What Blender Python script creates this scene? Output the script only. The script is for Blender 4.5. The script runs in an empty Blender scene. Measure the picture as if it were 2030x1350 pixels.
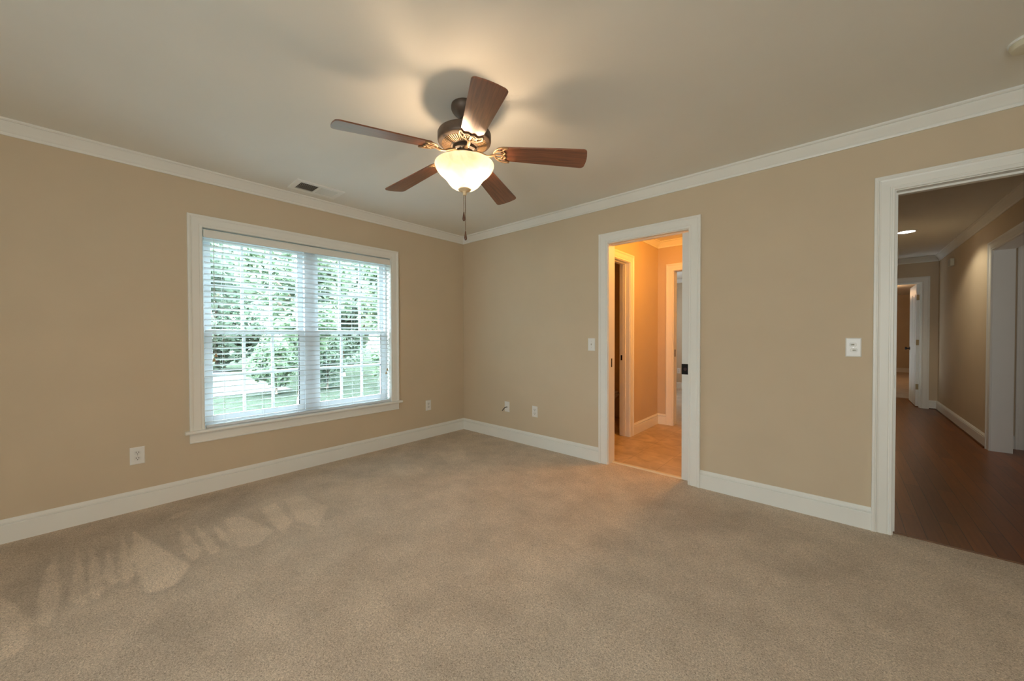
import bpy, bmesh, math, random
import numpy as np
from mathutils import Vector, Matrix

scene = bpy.context.scene
C = scene.collection
PI = math.pi
random.seed(7)

# ------------------------------------------------------------------ camera
cam_data = bpy.data.cameras.new('camera')
cam_data.sensor_width = 36.0
cam_data.lens = 13.0559
cam_data.clip_start = 0.05
cam_data.clip_end = 200
cam = bpy.data.objects.new('camera', cam_data)
C.objects.link(cam)
R_ = Vector((0.74824255, 0.66342110, -0.00235108))
U_ = Vector((-0.00723918, 0.01170828, 0.99990525))
F_ = Vector((-0.66338577, 0.74815464, -0.01356326))
M_ = Matrix((R_, U_, -F_)).transposed().to_4x4()
M_.translation = Vector((3.61112, -3.13944, 1.19131))
cam.matrix_world = M_
scene.camera = cam

# ------------------------------------------------------------------ exposure
scene.view_settings.view_transform = 'Standard'
scene.view_settings.look = 'None'
scene.view_settings.gamma = 1.0
scene.view_settings.use_curve_mapping = False
scene.view_settings.exposure = 0.31
try:
    scene.cycles.use_denoising = True
    scene.cycles.max_bounces = 12
    scene.cycles.diffuse_bounces = 7
    scene.cycles.transparent_max_bounces = 16
    scene.cycles.sample_clamp_indirect = 4.0
    scene.cycles.caustics_reflective = False
    scene.cycles.caustics_refractive = False
except Exception:
    pass

# ------------------------------------------------------------------ sky
SKY = 148.0
world = bpy.data.worlds.new('sky')
scene.world = world
world.use_nodes = True
nt = world.node_tree
nt.nodes.clear()
w_out = nt.nodes.new('ShaderNodeOutputWorld')
w_bg = nt.nodes.new('ShaderNodeBackground')
w_tc = nt.nodes.new('ShaderNodeTexCoord')
w_no = nt.nodes.new('ShaderNodeTexNoise')
w_no.inputs['Scale'].default_value = 2.0
w_rp = nt.nodes.new('ShaderNodeValToRGB')
w_rp.color_ramp.elements[0].color = (0.71, 0.875, 1.0, 1)
w_rp.color_ramp.elements[1].color = (0.84, 0.95, 1.0, 1)
nt.links.new(w_tc.outputs['Generated'], w_no.inputs['Vector'])
nt.links.new(w_no.outputs['Fac'], w_rp.inputs['Fac'])
nt.links.new(w_rp.outputs['Color'], w_bg.inputs['Color'])
# overcast sky: dim towards the horizon, brightest overhead
w_sx = nt.nodes.new('ShaderNodeSeparateXYZ')
nt.links.new(w_tc.outputs['Generated'], w_sx.inputs[0])
w_mr = nt.nodes.new('ShaderNodeMapRange')
w_mr.inputs['From Min'].default_value = 0.22
w_mr.inputs['From Max'].default_value = 0.9
w_mr.inputs['To Min'].default_value = 4.0
w_mr.inputs['To Max'].default_value = SKY
nt.links.new(w_sx.outputs['Z'], w_mr.inputs['Value'])
nt.links.new(w_mr.outputs['Result'], w_bg.inputs['Strength'])
nt.links.new(w_bg.outputs['Background'], w_out.inputs['Surface'])


def light(name, kind, loc, energy, color, rot=None, size=None, size_y=None, radius=None, portal=False, spot=None, blend=0.5):
    d = bpy.data.lights.new(name, kind)
    d.energy = energy
    d.color = color
    if kind == 'AREA':
        d.shape = 'RECTANGLE'
        d.size = size
        d.size_y = size_y or size
        if portal:
            d.cycles.is_portal = True
    if radius is not None:
        d.shadow_soft_size = radius
    if spot:
        d.spot_size = spot
        d.spot_blend = blend
    o = bpy.data.objects.new(name, d)
    C.objects.link(o)
    o.location = loc
    if rot is not None:
        o.rotation_euler = rot
    return o


# daylight of the rooms, plus one added fill lamp at the rear (an area lamp shines along its local -Z)
light('window_portal', 'AREA', (-0.165, -1.805, 1.245), 1, (1, 1, 1), rot=(0, -PI/2, 0), size=1.55, size_y=1.58, portal=True)
light('rear_fill_light', 'AREA', (3.75, -5.50, 1.3), 53, (0.85, 0.96, 1.0), rot=(PI/2, 0, 0), size=1.5, size_y=1.4)  # fill lamp added behind the camera to brighten the room
light('hall_room_daylight', 'AREA', (6.85, 1.7, 1.5), 4, (1.0, 0.96, 0.88), rot=(0, PI/2, 0), size=1.4, size_y=1.6)
light('rear_bath_room_daylight', 'AREA', (0.50, 4.2, 1.5), 14, (0.85, 0.95, 1.0), rot=(0, -PI/2, 0), size=1.3, size_y=1.5)
# hazy sun from over the house: lights the garden, comes in through no window
sun = light('sun', 'SUN', (6, 6, 12), 7.0, (1.0, 0.96, 0.86), rot=(Vector((0, 0, -1)).rotation_difference(Vector((-.62, -.30, -.72)).normalized())).to_euler())
sun.data.angle = math.radians(4)
# lamps of the other rooms
light('bath_ceiling_lamp', 'POINT', (2.66, 0.72, 2.15), 31, (1.0, 0.42, 0.058), radius=0.09)
light('far_room_lamp', 'POINT', (4.3, 10.4, 2.2), 14, (1.0, 0.58, 0.28), radius=0.09)

# ------------------------------------------------------------------ materials
MATS = {}


def mat(name, color, rough=0.5, metal=0.0, noise=0.0, nscale=20.0, bump=0.0, bscale=None, spec=0.5, coat=0.0, color2=None, detail=3.0):
    if name in MATS:
        return MATS[name]
    m = bpy.data.materials.new(name)
    m.use_nodes = True
    t = m.node_tree
    b = t.nodes['Principled BSDF']
    b.inputs['Base Color'].default_value = (*color, 1)
    b.inputs['Roughness'].default_value = rough
    b.inputs['Metallic'].default_value = metal
    b.inputs['Specular IOR Level'].default_value = spec
    b.inputs['Coat Weight'].default_value = coat
    if noise or bump or color2:
        tc = t.nodes.new('ShaderNodeTexCoord')
        n = t.nodes.new('ShaderNodeTexNoise')
        n.inputs['Scale'].default_value = nscale
        n.inputs['Detail'].default_value = detail
        t.links.new(tc.outputs['Object'], n.inputs['Vector'])
        r = t.nodes.new('ShaderNodeValToRGB')
        c2 = color2 or tuple(min(1, c * (1 + noise)) for c in color)
        c1 = color if color2 else tuple(c * (1 - noise) for c in color)
        r.color_ramp.elements[0].position = 0.3
        r.color_ramp.elements[1].position = 0.7
        r.color_ramp.elements[0].color = (*c1, 1)
        r.color_ramp.elements[1].color = (*c2, 1)
        t.links.new(n.outputs['Fac'], r.inputs['Fac'])
        t.links.new(r.outputs['Color'], b.inputs['Base Color'])
        if bump:
            n2 = t.nodes.new('ShaderNodeTexNoise')
            n2.inputs['Scale'].default_value = bscale or nscale
            n2.inputs['Detail'].default_value = 4
            t.links.new(tc.outputs['Object'], n2.inputs['Vector'])
            bp = t.nodes.new('ShaderNodeBump')
            bp.inputs['Strength'].default_value = bump
            bp.inputs['Distance'].default_value = 0.002
            t.links.new(n2.outputs['Fac'], bp.inputs['Height'])
            t.links.new(bp.outputs['Normal'], b.inputs['Normal'])
    MATS[name] = m
    return m


def emission(name, color, strength):
    m = bpy.data.materials.new(name)
    m.use_nodes = True
    t = m.node_tree
    t.nodes.clear()
    o = t.nodes.new('ShaderNodeOutputMaterial')
    e = t.nodes.new('ShaderNodeEmission')
    e.inputs['Color'].default_value = (*color, 1)
    e.inputs['Strength'].default_value = strength
    t.links.new(e.outputs[0], o.inputs['Surface'])
    return m


PAINT = mat('tan_wall_paint', (0.625, 0.513, 0.368), 0.75, noise=0.02, nscale=3, bump=0.12, bscale=240)
CEIL = mat('ceiling_paint', (0.80, 0.79, 0.735), 0.85, noise=0.012, nscale=3, bump=0.1, bscale=200)
TRIM = mat('white_trim_paint', (0.85, 0.845, 0.80), 0.38, noise=0.01, nscale=6)
DOORW = mat('white_door_paint', (0.80, 0.79, 0.75), 0.36, noise=0.01, nscale=6)
PLATE = mat('white_plate_plastic', (0.82, 0.81, 0.78), 0.3, noise=0.005, nscale=30)
PLATE2 = mat('white_device_plastic', (0.78, 0.77, 0.74), 0.35, noise=0.005, nscale=30)
SLOT = mat('dark_slot', (0.02, 0.018, 0.016), 0.6, noise=0.05)
BLACK = mat('black_hardware', (0.012, 0.010, 0.010), 0.4, metal=0.6, noise=0.1, nscale=60)
SCREW = mat('screw_metal', (0.6, 0.58, 0.53), 0.35, metal=0.8, noise=0.03)
VINYL = mat('white_vinyl', (0.78, 0.82, 0.85), 0.4, noise=0.01)
GASKET = mat('dark_gasket', (0.05, 0.06, 0.07), 0.7, noise=0.1)
BRONZE = mat('oil_rubbed_bronze', (0.105, 0.074, 0.053), 0.5, metal=0.35, noise=0.12, nscale=35)
BRONZE2 = mat('antique_bronze', (0.26, 0.165, 0.085), 0.5, metal=0.4, noise=0.2, nscale=60)
DARKM = mat('dark_vent_interior', (0.045, 0.028, 0.016), 0.6, noise=0.1)
BRASS = mat('aged_brass', (0.28, 0.19, 0.09), 0.4, metal=0.7, noise=0.1)
CORD = mat('white_cord', (0.72, 0.74, 0.72), 0.7, noise=0.02)
TASSEL = mat('tan_tassel_wood', (0.50, 0.36, 0.20), 0.5, noise=0.15, nscale=80)
PENDANT = mat('dark_wood_pendant', (0.10, 0.040, 0.020), 0.22, noise=0.2, nscale=80, coat=0.5)
CHAIN = mat('bronze_chain', (0.20, 0.12, 0.07), 0.4, metal=0.5, noise=0.1)
PORC = mat('porcelain', (0.78, 0.76, 0.72), 0.12, noise=0.01)
RUBBER = mat('black_cable_jacket', (0.012, 0.012, 0.012), 0.5, noise=0.1)
GREY = mat('grey_plastic', (0.55, 0.53, 0.46), 0.5, noise=0.02)
IVORY = mat('ivory_plastic', (0.66, 0.62, 0.48), 0.45, noise=0.02)


def tree_of(name):
    m = bpy.data.materials.new(name)
    m.use_nodes = True
    t = m.node_tree
    return m, t, t.nodes['Principled BSDF']


def N(t, kind, **kw):
    n = t.nodes.new(kind)
    for k, v in kw.items():
        if k in n.inputs.keys():
            n.inputs[k].default_value = v
        else:
            setattr(n, k, v)
    return n


def ramp(t, fac, stops):
    r = t.nodes.new('ShaderNodeValToRGB')
    e = r.color_ramp.elements
    e[0].position, e[0].color = stops[0][0], (*stops[0][1], 1)
    e[1].position, e[1].color = stops[-1][0], (*stops[-1][1], 1)
    for p, c in stops[1:-1]:
        x = e.new(p)
        x.color = (*c, 1)
    t.links.new(fac, r.inputs['Fac'])
    return r.outputs['Color']


def mathn(t, op, a, b=None, c=None):
    n = t.nodes.new('ShaderNodeMath')
    n.operation = op
    for i, v in enumerate((a, b, c)):
        if v is None:
            continue
        if isinstance(v, (int, float)):
            n.inputs[i].default_value = v
        else:
            t.links.new(v, n.inputs[i])
    return n.outputs[0]


def mixc(t, fac, a, b, mode='MIX'):
    n = t.nodes.new('ShaderNodeMix')
    n.data_type = 'RGBA'
    n.blend_type = mode
    for i, v in ((0, fac), (6, a), (7, b)):
        if isinstance(v, (int, float)):
            n.inputs[i].default_value = v
        elif isinstance(v, tuple):
            n.inputs[i].default_value = (*v, 1)
        else:
            t.links.new(v, n.inputs[i])
    return n.outputs[2]


def carpet_material():
    m, t, b = tree_of('beige_carpet_pile')
    b.inputs['Roughness'].default_value = 0.95
    b.inputs['Specular IOR Level'].default_value = 0.1
    tc = N(t, 'ShaderNodeTexCoord')
    obj_ = tc.outputs['Object']
    fine = N(t, 'ShaderNodeTexNoise', Scale=185.0, Detail=3.0, Roughness=0.7)
    fine.inputs['Distortion'].default_value = 1.2
    mid = N(t, 'ShaderNodeTexNoise', Scale=60.0, Detail=3.0, Roughness=0.6)
    mid.inputs['Distortion'].default_value = 2.0
    patch = N(t, 'ShaderNodeTexNoise', Scale=4.6, Detail=5.0, Roughness=0.6)
    for n in (fine, mid, patch):
        t.links.new(obj_, n.inputs['Vector'])
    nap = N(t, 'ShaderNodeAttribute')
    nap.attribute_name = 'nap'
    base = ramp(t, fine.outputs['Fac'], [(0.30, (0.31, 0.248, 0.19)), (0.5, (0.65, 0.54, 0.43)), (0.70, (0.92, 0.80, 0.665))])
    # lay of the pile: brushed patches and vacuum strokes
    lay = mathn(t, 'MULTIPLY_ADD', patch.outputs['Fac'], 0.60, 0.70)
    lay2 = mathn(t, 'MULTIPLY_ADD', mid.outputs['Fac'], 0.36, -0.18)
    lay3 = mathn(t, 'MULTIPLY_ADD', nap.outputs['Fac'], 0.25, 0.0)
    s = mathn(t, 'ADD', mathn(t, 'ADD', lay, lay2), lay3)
    cmb = N(t, 'ShaderNodeCombineColor')
    for i in range(3):
        t.links.new(s, cmb.inputs[i])
    col = mixc(t, 1.0, base, cmb.outputs[0], 'MULTIPLY')
    t.links.new(col, b.inputs['Base Color'])
    bp = N(t, 'ShaderNodeBump')
    bp.inputs['Strength'].default_value = 0.55
    bp.inputs['Distance'].default_value = 0.006
    hs = mathn(t, 'ADD', fine.outputs['Fac'], mathn(t, 'MULTIPLY', mid.outputs['Fac'], 1.2))
    t.links.new(hs, bp.inputs['Height'])
    t.links.new(bp.outputs['Normal'], b.inputs['Normal'])
    return m


def plank_material():
    m, t, b = tree_of('hardwood_planks')
    b.inputs['Roughness'].default_value = 0.30
    b.inputs['Specular IOR Level'].default_value = 0.3
    tc = N(t, 'ShaderNodeTexCoord')
    mp = N(t, 'ShaderNodeMapping')
    mp.inputs['Rotation'].default_value = (0, 0, PI/2)
    t.links.new(tc.outputs['Object'], mp.inputs['Vector'])
    br = N(t, 'ShaderNodeTexBrick', Scale=1.0)
    br.offset = 0.37
    br.inputs['Brick Width'].default_value = 1.15
    br.inputs['Row Height'].default_value = 0.085
    br.inputs['Mortar Size'].default_value = 0.0014
    br.inputs['Color1'].default_value = (0.150, 0.043, 0.008, 1)
    br.inputs['Color2'].default_value = (0.235, 0.070, 0.012, 1)
    br.inputs['Mortar'].default_value = (0.02, 0.008, 0.003, 1)
    t.links.new(mp.outputs[0], br.inputs['Vector'])
    mp2 = N(t, 'ShaderNodeMapping')
    mp2.inputs['Scale'].default_value = (26, 1.6, 1)
    t.links.new(tc.outputs['Object'], mp2.inputs['Vector'])
    gr = N(t, 'ShaderNodeTexNoise', Scale=2.4, Detail=5.0)
    t.links.new(mp2.outputs[0], gr.inputs['Vector'])
    g = ramp(t, gr.outputs['Fac'], [(0.3, (0.80, 0.78, 0.76)), (0.7, (1.12, 1.12, 1.12))])
    t.links.new(mixc(t, 1.0, br.outputs['Color'], g, 'MULTIPLY'), b.inputs['Base Color'])
    bp = N(t, 'ShaderNodeBump')
    bp.inputs['Strength'].default_value = 0.25
    bp.inputs['Distance'].default_value = 0.001
    t.links.new(mathn(t, 'SUBTRACT', 1.0, br.outputs['Fac']), bp.inputs['Height'])
    t.links.new(bp.outputs['Normal'], b.inputs['Normal'])
    return m


def tile_material():
    m, t, b = tree_of('sand_floor_tile')
    b.inputs['Roughness'].default_value = 0.45
    tc = N(t, 'ShaderNodeTexCoord')
    mp = N(t, 'ShaderNodeMapping')
    mp.inputs['Location'].default_value = (-2.09, -0.94, 0)
    t.links.new(tc.outputs['Object'], mp.inputs['Vector'])
    br = N(t, 'ShaderNodeTexBrick', Scale=1.0)
    br.offset = 0.0
    br.inputs['Brick Width'].default_value = 0.31
    br.inputs['Row Height'].default_value = 0.31
    br.inputs['Mortar Size'].default_value = 0.003
    br.inputs['Color1'].default_value = (0.52, 0.40, 0.27, 1)
    br.inputs['Color2'].default_value = (0.60, 0.47, 0.33, 1)
    br.inputs['Mortar'].default_value = (0.43, 0.33, 0.225, 1)
    t.links.new(mp.outputs[0], br.inputs['Vector'])
    no = N(t, 'ShaderNodeTexNoise', Scale=6.0, Detail=5.0)
    no.inputs['Distortion'].default_value = 1.0
    t.links.new(tc.outputs['Object'], no.inputs['Vector'])
    g = ramp(t, no.outputs['Fac'], [(0.3, (0.74, 0.71, 0.67)), (0.7, (1.12, 1.12, 1.12))])
    t.links.new(mixc(t, 1.0, br.outputs['Color'], g, 'MULTIPLY'), b.inputs['Base Color'])
    return m


def blade_material():
    m, t, b = tree_of('walnut_fan_blade')
    b.inputs['Roughness'].default_value = 0.42
    b.inputs['Coat Weight'].default_value = 1.0
    b.inputs['Coat Roughness'].default_value = 0.36
    at = N(t, 'ShaderNodeAttribute')
    at.attribute_name = 'grain'
    mp = N(t, 'ShaderNodeMapping')
    mp.inputs['Scale'].default_value = (2.2, 38, 1)
    t.links.new(at.outputs['Vector'], mp.inputs['Vector'])
    gr = N(t, 'ShaderNodeTexNoise', Scale=2.5, Detail=6.0)
    gr.inputs['Distortion'].default_value = 0.6
    t.links.new(mp.outputs[0], gr.inputs['Vector'])
    c = ramp(t, gr.outputs['Fac'], [(0.30, (0.11, 0.034, 0.013)), (0.55, (0.215, 0.068, 0.026)), (0.75, (0.29, 0.098, 0.042))])
    t.links.new(c, b.inputs['Base Color'])
    return m


def glass_shade_material():
    m = bpy.data.materials.new('alabaster_glass')
    m.use_nodes = True
    t = m.node_tree
    t.nodes.clear()
    o = N(t, 'ShaderNodeOutputMaterial')
    tr = N(t, 'ShaderNodeBsdfTranslucent')
    df = N(t, 'ShaderNodeBsdfDiffuse')
    gl = N(t, 'ShaderNodeBsdfGlossy', Roughness=0.15)
    tc = N(t, 'ShaderNodeTexCoord')
    no = N(t, 'ShaderNodeTexNoise', Scale=9.0, Detail=4.0)
    no.inputs['Distortion'].default_value = 2.5
    t.links.new(tc.outputs['Object'], no.inputs['Vector'])
    c = ramp(t, no.outputs['Fac'], [(0.3, (0.17, 0.15, 0.115)), (0.7, (0.235, 0.22, 0.185))])
    t.links.new(c, tr.inputs['Color'])
    df.inputs['Color'].default_value = (0.85, 0.80, 0.70, 1)
    m1 = N(t, 'ShaderNodeMixShader')
    m1.inputs[0].default_value = 0.22
    t.links.new(tr.outputs[0], m1.inputs[1])
    t.links.new(df.outputs[0], m1.inputs[2])
    m2 = N(t, 'ShaderNodeMixShader')
    m2.inputs[0].default_value = 0.04
    t.links.new(m1.outputs[0], m2.inputs[1])
    t.links.new(gl.outputs[0], m2.inputs[2])
    t.links.new(m2.outputs[0], o.inputs['Surface'])
    return m


def pane_material():
    m = bpy.data.materials.new('window_pane_glass')
    m.use_nodes = True
    t = m.node_tree
    t.nodes.clear()
    o = N(t, 'ShaderNodeOutputMaterial')
    tr = N(t, 'ShaderNodeBsdfTransparent')
    tr.inputs['Color'].default_value = (0.96, 0.985, 0.98, 1)
    gl = N(t, 'ShaderNodeBsdfGlossy', Roughness=0.02)
    mx = N(t, 'ShaderNodeMixShader')
    mx.inputs[0].default_value = 0.05
    t.links.new(tr.outputs[0], mx.inputs[1])
    t.links.new(gl.outputs[0], mx.inputs[2])
    t.links.new(mx.outputs[0], o.inputs['Surface'])
    return m


def slat_material():
    m = bpy.data.materials.new('white_blind_slat')
    m.use_nodes = True
    t = m.node_tree
    b = t.nodes['Principled BSDF']
    b.inputs['Base Color'].default_value = (0.83, 0.86, 0.88, 1)
    b.inputs['Roughness'].default_value = 0.4
    no = N(t, 'ShaderNodeTexNoise', Scale=12.0)
    c = ramp(t, no.outputs['Fac'], [(0.3, (0.82, 0.85, 0.87)), (0.7, (0.85, 0.88, 0.90))])
    t.links.new(c, b.inputs['Base Color'])
    tl = N(t, 'ShaderNodeBsdfTranslucent')
    tl.inputs['Color'].default_value = (0.80, 0.86, 0.88, 1)
    mx = N(t, 'ShaderNodeMixShader')
    mx.inputs[0].default_value = 0.12
    o = t.nodes['Material Output']
    t.links.new(b.outputs[0], mx.inputs[1])
    t.links.new(tl.outputs[0], mx.inputs[2])
    t.links.new(mx.outputs[0], o.inputs['Surface'])
    return m


def leaf_material(name, c1, c2):
    m = bpy.data.materials.new(name)
    m.use_nodes = True
    t = m.node_tree
    b = t.nodes['Principled BSDF']
    b.inputs['Roughness'].default_value = 0.6
    b.inputs['Specular IOR Level'].default_value = 0.12
    oi = N(t, 'ShaderNodeTexCoord')
    no = N(t, 'ShaderNodeTexNoise', Scale=2.2, Detail=3.0)
    t.links.new(oi.outputs['Object'], no.inputs['Vector'])
    c = ramp(t, no.outputs['Fac'], [(0.35, c1), (0.65, c2)])
    t.links.new(c, b.inputs['Base Color'])
    tl = N(t, 'ShaderNodeBsdfTranslucent')
    t.links.new(c, tl.inputs['Color'])
    mx = N(t, 'ShaderNodeMixShader')
    mx.inputs[0].default_value = 0.55
    o = t.nodes['Material Output']
    t.links.new(b.outputs[0], mx.inputs[1])
    t.links.new(tl.outputs[0], mx.inputs[2])
    t.links.new(mx.outputs[0], o.inputs['Surface'])
    return m


CARPET = carpet_material()
WOOD = plank_material()
TILE = tile_material()
BLADE = blade_material()
GLASS = glass_shade_material()
PANE = pane_material()
CLEAR = pane_material()
CLEAR.name = 'clear_glass_inner_face'
SLAT = slat_material()
BULB = emission('lit_bulb', (1.0, 0.70, 0.44), 205.0)
CANLENS = emission('lit_downlight_lens', (1.0, 0.96, 0.90), 9.0)

# ------------------------------------------------------------------ mesh helpers


def new():
    return bmesh.new()


def box(bm, lo, hi, bev=0.0):
    lo, hi = Vector(lo), Vector(hi)
    if not bev:
        v = [bm.verts.new((x, y, z)) for x in (lo.x, hi.x) for y in (lo.y, hi.y) for z in (lo.z, hi.z)]
        for f in ((0, 1, 3, 2), (4, 6, 7, 5), (0, 4, 5, 1), (2, 3, 7, 6), (0, 2, 6, 4), (1, 5, 7, 3)):
            bm.faces.new([v[i] for i in f])
        return
    t = bmesh.new()
    box(t, lo, hi)
    bmesh.ops.recalc_face_normals(t, faces=t.faces)
    bmesh.ops.bevel(t, geom=list(t.edges), offset=bev, segments=2, affect='EDGES', profile=0.6)
    merge(bm, t)


def merge(bm, t, M=None):
    mp = {}
    for v in t.verts:
        mp[v] = bm.verts.new(M @ v.co if M else v.co)
    for f in t.faces:
        try:
            bm.faces.new([mp[v] for v in f.verts])
        except ValueError:
            pass
    t.free()


def prism(bm, loops):
    """Skin a list of same-length rings of points, capped at both ends."""
    rings = [[bm.verts.new(p) for p in lp] for lp in loops]
    n = len(rings[0])
    for a, b in zip(rings, rings[1:]):
        for i in range(n):
            bm.faces.new((a[i], a[(i+1) % n], b[(i+1) % n], b[i]))
    bm.faces.new(rings[0][::-1])
    bm.faces.new(rings[-1])


def lathe(bm, prof, n=48, c=(0, 0, 0)):
    rings = []
    for r, z in prof:
        if r < 1e-6:
            rings.append([bm.verts.new((c[0], c[1], c[2] + z))])
        else:
            rings.append([bm.verts.new((c[0] + r*math.cos(2*PI*i/n), c[1] + r*math.sin(2*PI*i/n), c[2] + z)) for i in range(n)])
    for a, b in zip(rings, rings[1:]):
        if len(a) == 1 and len(b) == 1:
            continue
        for i in range(n):
            j = (i+1) % n
            if len(a) == 1:
                bm.faces.new((a[0], b[i], b[j]))
            elif len(b) == 1:
                bm.faces.new((a[i], b[0], a[j]))
            else:
                bm.faces.new((a[i], b[i], b[j], a[j]))


def tube(bm, pts, r, n=8, flat=1.0, up=Vector((0, 0, 1))):
    """Sweep an ellipse (r along the side, r*flat along 'up') along pts; r may be a list."""
    pts = [Vector(p) for p in pts]
    rings = []
    for i, p in enumerate(pts):
        d = (pts[min(i+1, len(pts)-1)] - pts[max(i-1, 0)]).normalized()
        s = d.cross(up)
        if s.length < 1e-4:
            s = d.cross(Vector((1, 0, 0)))
        s.normalize()
        u = s.cross(d).normalized()
        rr = r[i] if isinstance(r, (list, tuple)) else r
        rings.append([p + s*rr*math.cos(2*PI*k/n) + u*rr*flat*math.sin(2*PI*k/n) for k in range(n)])
    prism(bm, rings)


def catmull(pts, k=6):
    P = [Vector(p) for p in pts]
    out = []
    for i in range(len(P)-1):
        a, b, c, d = P[max(i-1, 0)], P[i], P[i+1], P[min(i+2, len(P)-1)]
        for j in range(k):
            t = j/k
            out.append(0.5*((2*b) + (c-a)*t + (2*a-5*b+4*c-d)*t*t + (3*b-a-3*c+d)*t**3))
    out.append(P[-1])
    return out


def obj(name, bm, m, parent=None, smooth=False, kind=None, label=None, auto=False):
    bmesh.ops.recalc_face_normals(bm, faces=bm.faces)
    o_ = Vector((0, 0, 0))
    q = parent
    while q is not None:
        o_ = o_ + Vector(q.location)
        q = q.parent
    if o_.length > 0:
        bmesh.ops.translate(bm, verts=bm.verts, vec=-o_)
    me = bpy.data.meshes.new(name)
    bm.to_mesh(me)
    bm.free()
    if smooth:
        for p in me.polygons:
            p.use_smooth = True
    me.materials.append(m)
    o = bpy.data.objects.new(name, me)
    C.objects.link(o)
    if parent is not None:
        o.parent = parent
    if auto:
        md = o.modifiers.new('edge_split', 'EDGE_SPLIT')
        md.split_angle = math.radians(auto)
    if kind:
        o['kind'] = kind
    if label:
        o['label'] = label
    return o


def thing(name, loc, label, cat, group=None, kind=None):
    o = bpy.data.objects.new(name, None)
    o.empty_display_size = 0.1
    C.objects.link(o)
    o.location = loc
    if label:
        o['label'] = label
    if cat:
        o['category'] = cat
    if group:
        o['group'] = group
    if kind:
        o['kind'] = kind
    return o


def tag(o, label, cat, group=None):
    o['label'] = label
    o['category'] = cat
    if group:
        o['group'] = group
    return o


def on_wall(axis, plane, sign):
    """Maps (along the wall, up, out of the wall) to a point."""
    if axis == 'x':
        return lambda u, z, t: Vector((plane + sign*t, u, z))
    return lambda u, z, t: Vector((u, plane + sign*t, z))


def wall(name, axis, p0, p1, u0, u1, z0, z1, holes=(), extra=(), m=None):
    us = sorted({u0, u1, *[h[0] for h in holes], *[h[1] for h in holes]})
    zs = sorted({z0, z1, *[h[2] for h in holes], *[h[3] for h in holes]})
    us = [u for u in us if u0 <= u <= u1]
    zs = [z for z in zs if z0 <= z <= z1]
    bm = new()
    for a, b in zip(us, us[1:]):
        # merge vertical runs of solid cells
        run = None
        for c, d in list(zip(zs, zs[1:])) + [(None, None)]:
            solid = c is not None and not any(h[0]-1e-6 <= a and b <= h[1]+1e-6 and h[2]-1e-6 <= c and d <= h[3]+1e-6 for h in holes)
            if solid:
                run = (run[0], d) if run else (c, d)
            elif run:
                if axis == 'x':
                    box(bm, (p0, a, run[0]), (p1, b, run[1]))
                else:
                    box(bm, (a, p0, run[0]), (b, p1, run[1]))
                run = None
    for lo, hi in extra:
        box(bm, lo, hi)
    return obj(name, bm, m or PAINT, kind='structure')


CASING = [(0, 0), (0, .010), (.003, .013), (.012, .013), (.015, .0105), (.020, .0105), (.022, .013), (.058, .0145), (.066, .016), (.070, .020), (.074, .020), (.076, .022), (.086, .022), (.088, .020), (.088, 0)]


def casing_bm(bm, P, u0, u1, zb, z1, prof=CASING, reveal=0.005):
    rings = []
    for st in range(4):
        ring = []
        for d, t in prof:
            d = d + reveal
            u = u0 - d if st < 2 else u1 + d
            z = zb if st in (0, 3) else z1 + d
            ring.append(P(u, z, t))
        rings.append(ring)
    prism(bm, rings)


def sweep_wall(bm, P, u0, u1, prof, m0=0, m1=0):
    """prof: (out, z) closed polygon; m0/m1 mitre slopes at the ends."""
    prism(bm, [[P(u0 + m0*t, z, t) for t, z in prof], [P(u1 + m1*t, z, t) for t, z in prof]])


H = 2.435
BASE = [(0, 0), (.016, 0), (.016, .102), (.015, .1045), (.005, .106), (.005, .1125), (.0135, .114), (.0145, .117), (.0135, .121), (.009, .127), (.006, .134), (.004, .137), (0, .137)]
CROWN = [(0, H-.085), (.009, H-.085), (.011, H-.078), (.011, H-.071), (.008, H-.069), (.013, H-.064), (.022, H-.050), (.032, H-.036), (.040, H-.024), (.044, H-.017), (.042, H-.015), (.050, H-.013), (.055, H-.008), (.055, H), (0, H)]


def baseboard(name, runs, prof=BASE):
    bm = new()
    for P, u0, u1, m0, m1 in runs:
        sweep_wall(bm, P, u0, u1, prof, m0, m1)
    return obj(name, bm, TRIM, kind='structure')


# ------------------------------------------------------------------ room shell
PL = on_wall('x', 0.0, 1)      # window wall, room side
PR = on_wall('y', 0.0, -1)     # doorway wall, room side
XE, YR = 5.0, -5.4             # unseen right and rear walls

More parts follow.
